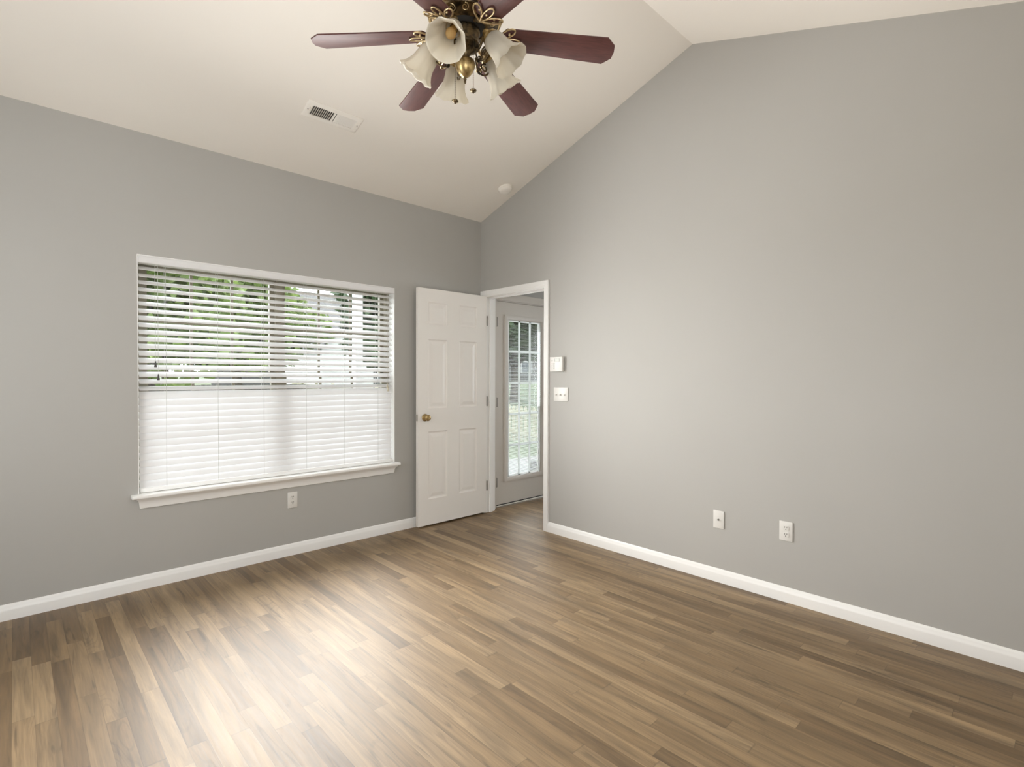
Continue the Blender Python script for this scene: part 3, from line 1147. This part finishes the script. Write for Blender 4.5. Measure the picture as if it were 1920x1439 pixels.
def bulb_bm():
    bm = bmesh.new()
    lathe(bm, [(0.012, 0.0), (0.0125, -0.022), (0.013, -0.026), (0.0185, -0.040), (0.020, -0.050), (0.0175, -0.062), (0.011, -0.074), (0.004, -0.084), (0.0005, -0.087)], 24)
    return bm


def arm_bm():
    bm = bmesh.new()
    tube(bm, bez((0.052, 0, -0.008), (0.085, 0, -0.040), (0.088, 0, 0.062), (0.112, 0, 0.044), 16), lambda t: 0.0062 - 0.0014 * t, 10)
    # scroll under the arm
    sp = []
    for t in range(34):
        th = -1.2 + t * 0.30
        q = 0.024 * (1 - t / 40)
        sp.append((0.098 + q * math.cos(th), 0, -0.036 + q * math.sin(th)))
    tube(bm, sp, 0.0034, 7)
    sp = []
    for t in range(24):
        th = 2.0 - t * 0.32
        q = 0.014 * (1 - t / 30)
        sp.append((0.070 + q * math.cos(th), 0, -0.060 + q * math.sin(th)))
    tube(bm, sp, 0.0028, 7)
    tube(bm, bez((0.052, 0, -0.015), (0.060, 0, -0.070), (0.080, 0, -0.080), (0.115, 0, -0.055), 12), 0.003, 7)
    return bm


TILT = R(40)
a0 = s0 = g0 = u0 = None
for k in range(5):
    rz = R(211.7 - 72 * k)
    base = Matrix.Translation((0, 0, fz(2.620))) @ Matrix.Rotation(rz, 4, 'Z')
    neck = Matrix.Translation((0.126, 0, 0.010)) @ Matrix.Rotation(R((0, -20, 0, 0, 26)[k]), 4, 'Z') @ Matrix.Rotation(-TILT, 4, 'Y')
    if a0 is None:
        a0 = link('lamp_arm', arm_bm(), 'bronze', fan, 60)
        s0 = link('socket', socket_bm(), 'brass', a0, 40)
        g0 = link('glass_shade', shade_bm(), 'shade', a0, 60)
        u0 = link('bulb', bulb_bm(), 'bulb', a0, 60)
        A_, S_, G_, U_ = a0, s0, g0, u0
    else:
        A_, S_, G_, U_ = a0.copy(), s0.copy(), g0.copy(), u0.copy()
        for o in (A_, S_, G_, U_):
            COL.objects.link(o)
        for o in (S_, G_, U_):
            o.parent = A_
    A_.matrix_local = base
    for o in (S_, G_, U_):
        o.matrix_local = neck

# pull chains (hang from the switch housing, on the camera side)
for (cx, cy, zt, zb) in ((-0.066, -0.020, 2.645, 2.385), (-0.006, -0.060, 2.65, 2.433)):
    bm = bmesh.new()
    tube(bm, [(cx, cy, fz(zt)), (cx, cy, fz(zb))], 0.0010, 6)
    n = int((zt - zb) / 0.0085)
    for q in range(n):
        lathe(bm, [(0.0002, 0.0018), (0.0015, 0.0009), (0.0015, -0.0009), (0.0002, -0.0018)], 6, Matrix.Translation((cx, cy, fz(zt) - .004 - q * 0.0085)))
    ch = link('pull_chain', bm, 'bronze', fan)
    bm = bmesh.new()
    lathe(bm, [(0.0015, 0.008), (0.003, 0.006), (0.012, 0.003), (0.0135, 0.0), (0.012, -0.003), (0.004, -0.006), (0.0035, -0.010), (0.0005, -0.012)], 20, Matrix.Translation((cx, cy, fz(zb))))
    link('fob', bm, 'bronze', ch, 40)

# ------------------------------------------------------------------ outdoors
def gz(x, y):
    d = 0.687 * (x - CAM.x) + 0.726 * (y - CAM.y)
    return -0.16 + max(0.0, d - 9.0) * 0.017


bm = bmesh.new()
NX, NY = 50, 40
gv = {}
for a in range(NX + 1):
    for b_ in range(NY + 1):
        x, y = -40 + 130 * a / NX, 0.17 + 110 * b_ / NY
        gv[a, b_] = bm.verts.new((x, y, gz(x, y)))
for a in range(NX):
    for b_ in range(NY):
        bm.faces.new([gv[a, b_], gv[a + 1, b_], gv[a + 1, b_ + 1], gv[a, b_ + 1]])
struct('ground_lawn', bm, 'lawn', 'green lawn outside the house', 'lawn')
bm = bmesh.new()
box(bm, -5.0, 6.0, 0.17, 2.75, -0.5, -0.135)  # slab runs on under the window, added to bounce light onto the slats
struct('patio_floor', bm, 'concrete', 'pale concrete patio slab outside the glass door', 'patio')

pm = tag(empty('doormat_box', (2.62, 1.62, -0.134)), 'small dark planter box standing on the patio slab', 'planter box')
link('planter_shell', bbox(-.20, .20, -.11, .11, 0, .13, 0.01, 2), 'dark', pm)
link('planter_rim', bbox(-.215, .215, -.125, .125, .13, .15, 0.004, 2), 'dark', pm)
pm.name = 'planter_box'


# picket fence along the side yard
def fence_pt(s):
    p = Vector((4.22 + 0.141 * s, 2.45 + s, 0))
    p.z = gz(p.x, p.y)
    return p


pf = tag(empty('picket_fence', fence_pt(0)), 'low pale picket fence running along the side of the lawn', 'fence')
base = fence_pt(0)
ang = math.atan2(1, 0.141)
for bay in range(9):
    A, B = fence_pt(bay * 2.4) - base, fence_pt(bay * 2.4 + 2.4) - base
    dirv = (B - A).normalized()
    side = Vector((-dirv.y, dirv.x, 0))
    def slab(bm, c, half, wd, zlo, zhi, tip=0.0):
        p = [c + dirv * (-half) - side * wd, c + dirv * half - side * wd, c + dirv * half + side * wd, c + dirv * (-half) + side * wd]
        lo = [bm.verts.new((q.x, q.y, q.z + zlo)) for q in p]
        hi = [bm.verts.new((q.x, q.y, q.z + zhi)) for q in p]
        bm.faces.new(lo)
        for k in range(4):
            bm.faces.new([lo[k], lo[(k + 1) % 4], hi[(k + 1) % 4], hi[k]])
        if tip:
            m1 = bm.verts.new((c - side * wd) + Vector((0, 0, zhi + tip)))
            m2 = bm.verts.new((c + side * wd) + Vector((0, 0, zhi + tip)))
            bm.faces.new([hi[0], hi[1], m1])
            bm.faces.new([hi[2], hi[3], m2])
            bm.faces.new([hi[1], hi[2], m2, m1])
            bm.faces.new([hi[3], hi[0], m1, m2])
        else:
            bm.faces.new(hi)
    bm = bmesh.new()
    slab(bm, A, .055, .055, -.05, .88, .05)
    link('post', bm, 'fence', pf)
    bm = bmesh.new()
    for k in range(1, 17):
        c = A.lerp(B, k / 17)
        slab(bm, c - side * .03, .040, .010, .05, .76, .045)
    link('picket_panel', bm, 'fence', pf)
    bm = bmesh.new()
    for zz in (.20, .62):
        slab(bm, A.lerp(B, .5), 1.19, .02, zz, zz + .08)
    link('rail', bm, 'fence', pf)

# dark privacy fence at the end of the yard
df = tag(empty('board_fence', (-6.0, 17.0, gz(-6, 17))), 'dark weathered board fence at the end of the yard', 'fence')
bm = bmesh.new()
for k in range(70):
    hgt = 1.02 + 0.03 * random.random()
    box(bm, k * .16, k * .16 + .145, 0, .02, 0, hgt)
link('board_panel', bm, 'darkfence', df)
bm = bmesh.new()
for zz in (.2, .85):
    box(bm, 0, 70 * .16, .02, .06, zz, zz + .08)
link('rail', bm, 'darkfence', df)


def house(name, loc, rz, wd, dp, ht, rise, wm, label):
    h = tag(empty(name, loc, (0, 0, rz)), label, 'house')
    bm = bmesh.new()
    box(bm, -wd / 2, wd / 2, -dp / 2, dp / 2, -1.0, ht)
    link('wall', bm, wm, h)
    bm = bmesh.new()
    o = .35
    prism(bm, [(-dp / 2 - o, ht - .1), (0, ht + rise), (dp / 2 + o, ht - .1), (dp / 2 + o, ht + .06), (0, ht + rise + .16), (-dp / 2 - o, ht + .06)], 0, -wd / 2 - o, wd / 2 + o)
    link('roof', bm, 'shingle', h)
    for sx in (-1, 1):
        bm = bmesh.new()
        prism(bm, [(-dp / 2, ht - .02), (0, ht + rise - .1), (dp / 2, ht - .02)], 0, sx * wd / 2 - .02, sx * wd / 2 + .02)
        link('gable', bm, wm, h)
    for q in range(int((wd - 1.5) / 2.6)):
        xx = -wd / 2 + 1.3 + q * 2.6
        f = bmesh.new()
        ring_frame(f, xx - .62, xx + .62, .85, 2.15, -dp / 2 - .05, -dp / 2, (.08, .08, .08, .08))
        wf = link('window', f, 'sidew', h)
        g = bmesh.new()
        box(g, xx - .54, xx + .54, -dp / 2 - .03, -dp / 2 - .001, .93, 2.07)
        link('pane', g, 'housewin', wf)
    return h


def ray_at(px, dist):
    """point at forward distance `dist` in the direction of lateral tangent px (pixels from frame centre)"""
    d = fw + r2 * ((px - 960) / 985.4)
    return Vector((CAM.x + d.x * dist, CAM.y + d.y * dist, 0))


P = ray_at(650, 38)
house('neighbour_house', (P.x, P.y + 4, gz(P.x, P.y) - .2), R(10), 13, 8, 4.6, 2.6, 'siding', 'large grey house seen through the right half of the window')
P = ray_at(618, 30.5)
house('garden_shed', (P.x, P.y, gz(P.x, P.y) - .1), R(100), 3.6, 3.4, 2.6, 1.7, 'sidew', 'small white gabled outbuilding before the grey house')
P = ray_at(1030, 62)
house('neighbour_house', (P.x, P.y, gz(P.x, P.y)), R(-40), 14, 9, 3.0, 3.0, 'siding', 'grey house across the lawn seen through the glass door')


def tree(label, x, y, th, cw, ch, cz, m, n=2600, ls=0.16, seed=1):
    rnd = random.Random(seed)
    g = gz(x, y)
    t = tag(empty('tree', (x, y, g)), label, 'tree', 'trees around the yard')
    bm = bmesh.new()
    tube(bm, [(0, 0, -.2), (0.06, 0.03, th * .5), (0.0, 0.06, th), (0.05, 0, th + ch * .5)], lambda q: 0.17 * (1 - .75 * q) * (cw / 2.2), 9)
    for k in range(5):
        a = k * 1.3
        tube(bm, [(0, 0, th * .85), (cw * .3 * math.cos(a), cw * .3 * math.sin(a), th + ch * .15), (cw * .6 * math.cos(a), cw * .6 * math.sin(a), th + ch * .35)], lambda q: .06 * (1 - .7 * q), 6)
    link('trunk', bm, 'bark', t, 60)
    bm = bmesh.new()
    blobs = [(rnd.uniform(-.55, .55) * cw, rnd.uniform(-.55, .55) * cw, cz + rnd.uniform(-.4, .4) * ch, rnd.uniform(.35, .6)) for _ in range(11)]
    for _ in range(n):
        bx, by, bz, s = rnd.choice(blobs)
        v = Vector((rnd.gauss(0, 1), rnd.gauss(0, 1), rnd.gauss(0, 1))).normalized()
        rr = rnd.random() ** .4
        c = Vector((bx + v.x * s * cw * rr, by + v.y * s * cw * rr, bz + v.z * s * ch * .55 * rr))
        e1 = Vector((rnd.gauss(0, 1), rnd.gauss(0, 1), rnd.gauss(0, .6))).normalized()
        e2 = e1.cross(Vector((rnd.gauss(0, 1), rnd.gauss(0, 1), rnd.gauss(0, 1)))).normalized()
        q = ls * rnd.uniform(.6, 1.4)
        vs = [bm.verts.new(c + e1 * q * a + e2 * q * .55 * b_) for a, b_ in ((-1, 0), (0, -1), (1, 0), (0, 1))]
        bm.faces.new(vs)
    link('crown', bm, m, t)
    return t


def tree_at(px, dist, label, **kw):
    P = ray_at(px, dist)
    return tree(label, P.x, P.y, **kw)


tree_at(280, 11.0, 'bright green leafy tree behind the left edge of the window', th=1.6, cw=1.9, ch=2.6, cz=3.0, m='leaf', seed=3, n=3200)
tree_at(445, 17.0, 'bright green leafy tree behind the middle of the left window sash', th=1.7, cw=2.2, ch=3.0, cz=3.4, m='leaf', seed=5, n=3400)
tree_at(310, 31.0, 'dark green tree farther back behind the left sash', th=1.5, cw=4.2, ch=4.6, cz=3.8, m='leaf2', seed=8, n=4200, ls=.26)
tree_at(518, 23.5, 'light green tree close to the window mullion', th=1.8, cw=2.4, ch=3.4, cz=3.6, m='leaf', seed=9, n=3000, ls=.2)
tree_at(965, 24.0, 'dark leafy tree behind the top panes of the glass door', th=1.8, cw=3.4, ch=5.6, cz=5.0, m='leaf2', seed=12, n=7000, ls=.28)
tree_at(1065, 36.0, 'tall tree far behind the right panes of the glass door', th=2.6, cw=5.0, ch=7.5, cz=7.2, m='leaf2', seed=15, n=7000, ls=.40)
tree_at(728, 20.0, 'dark tree behind the right end of the window', th=2.0, cw=2.2, ch=3.0, cz=3.6, m='leaf2', seed=18, n=2600, ls=.22)

# white porch post outside the right half of the window
po = tag(empty('porch_post', (-0.42, 1.65, -0.16)), 'white square porch post outside the right half of the window', 'post')
link('shaft', bbox(-.045, .045, -.045, .045, 0.12, 2.75, 0.006, 2), 'sidew', po)
link('base', bbox(-.065, .065, -.065, .065, -.02, 0.12, 0.006, 2), 'sidew', po)
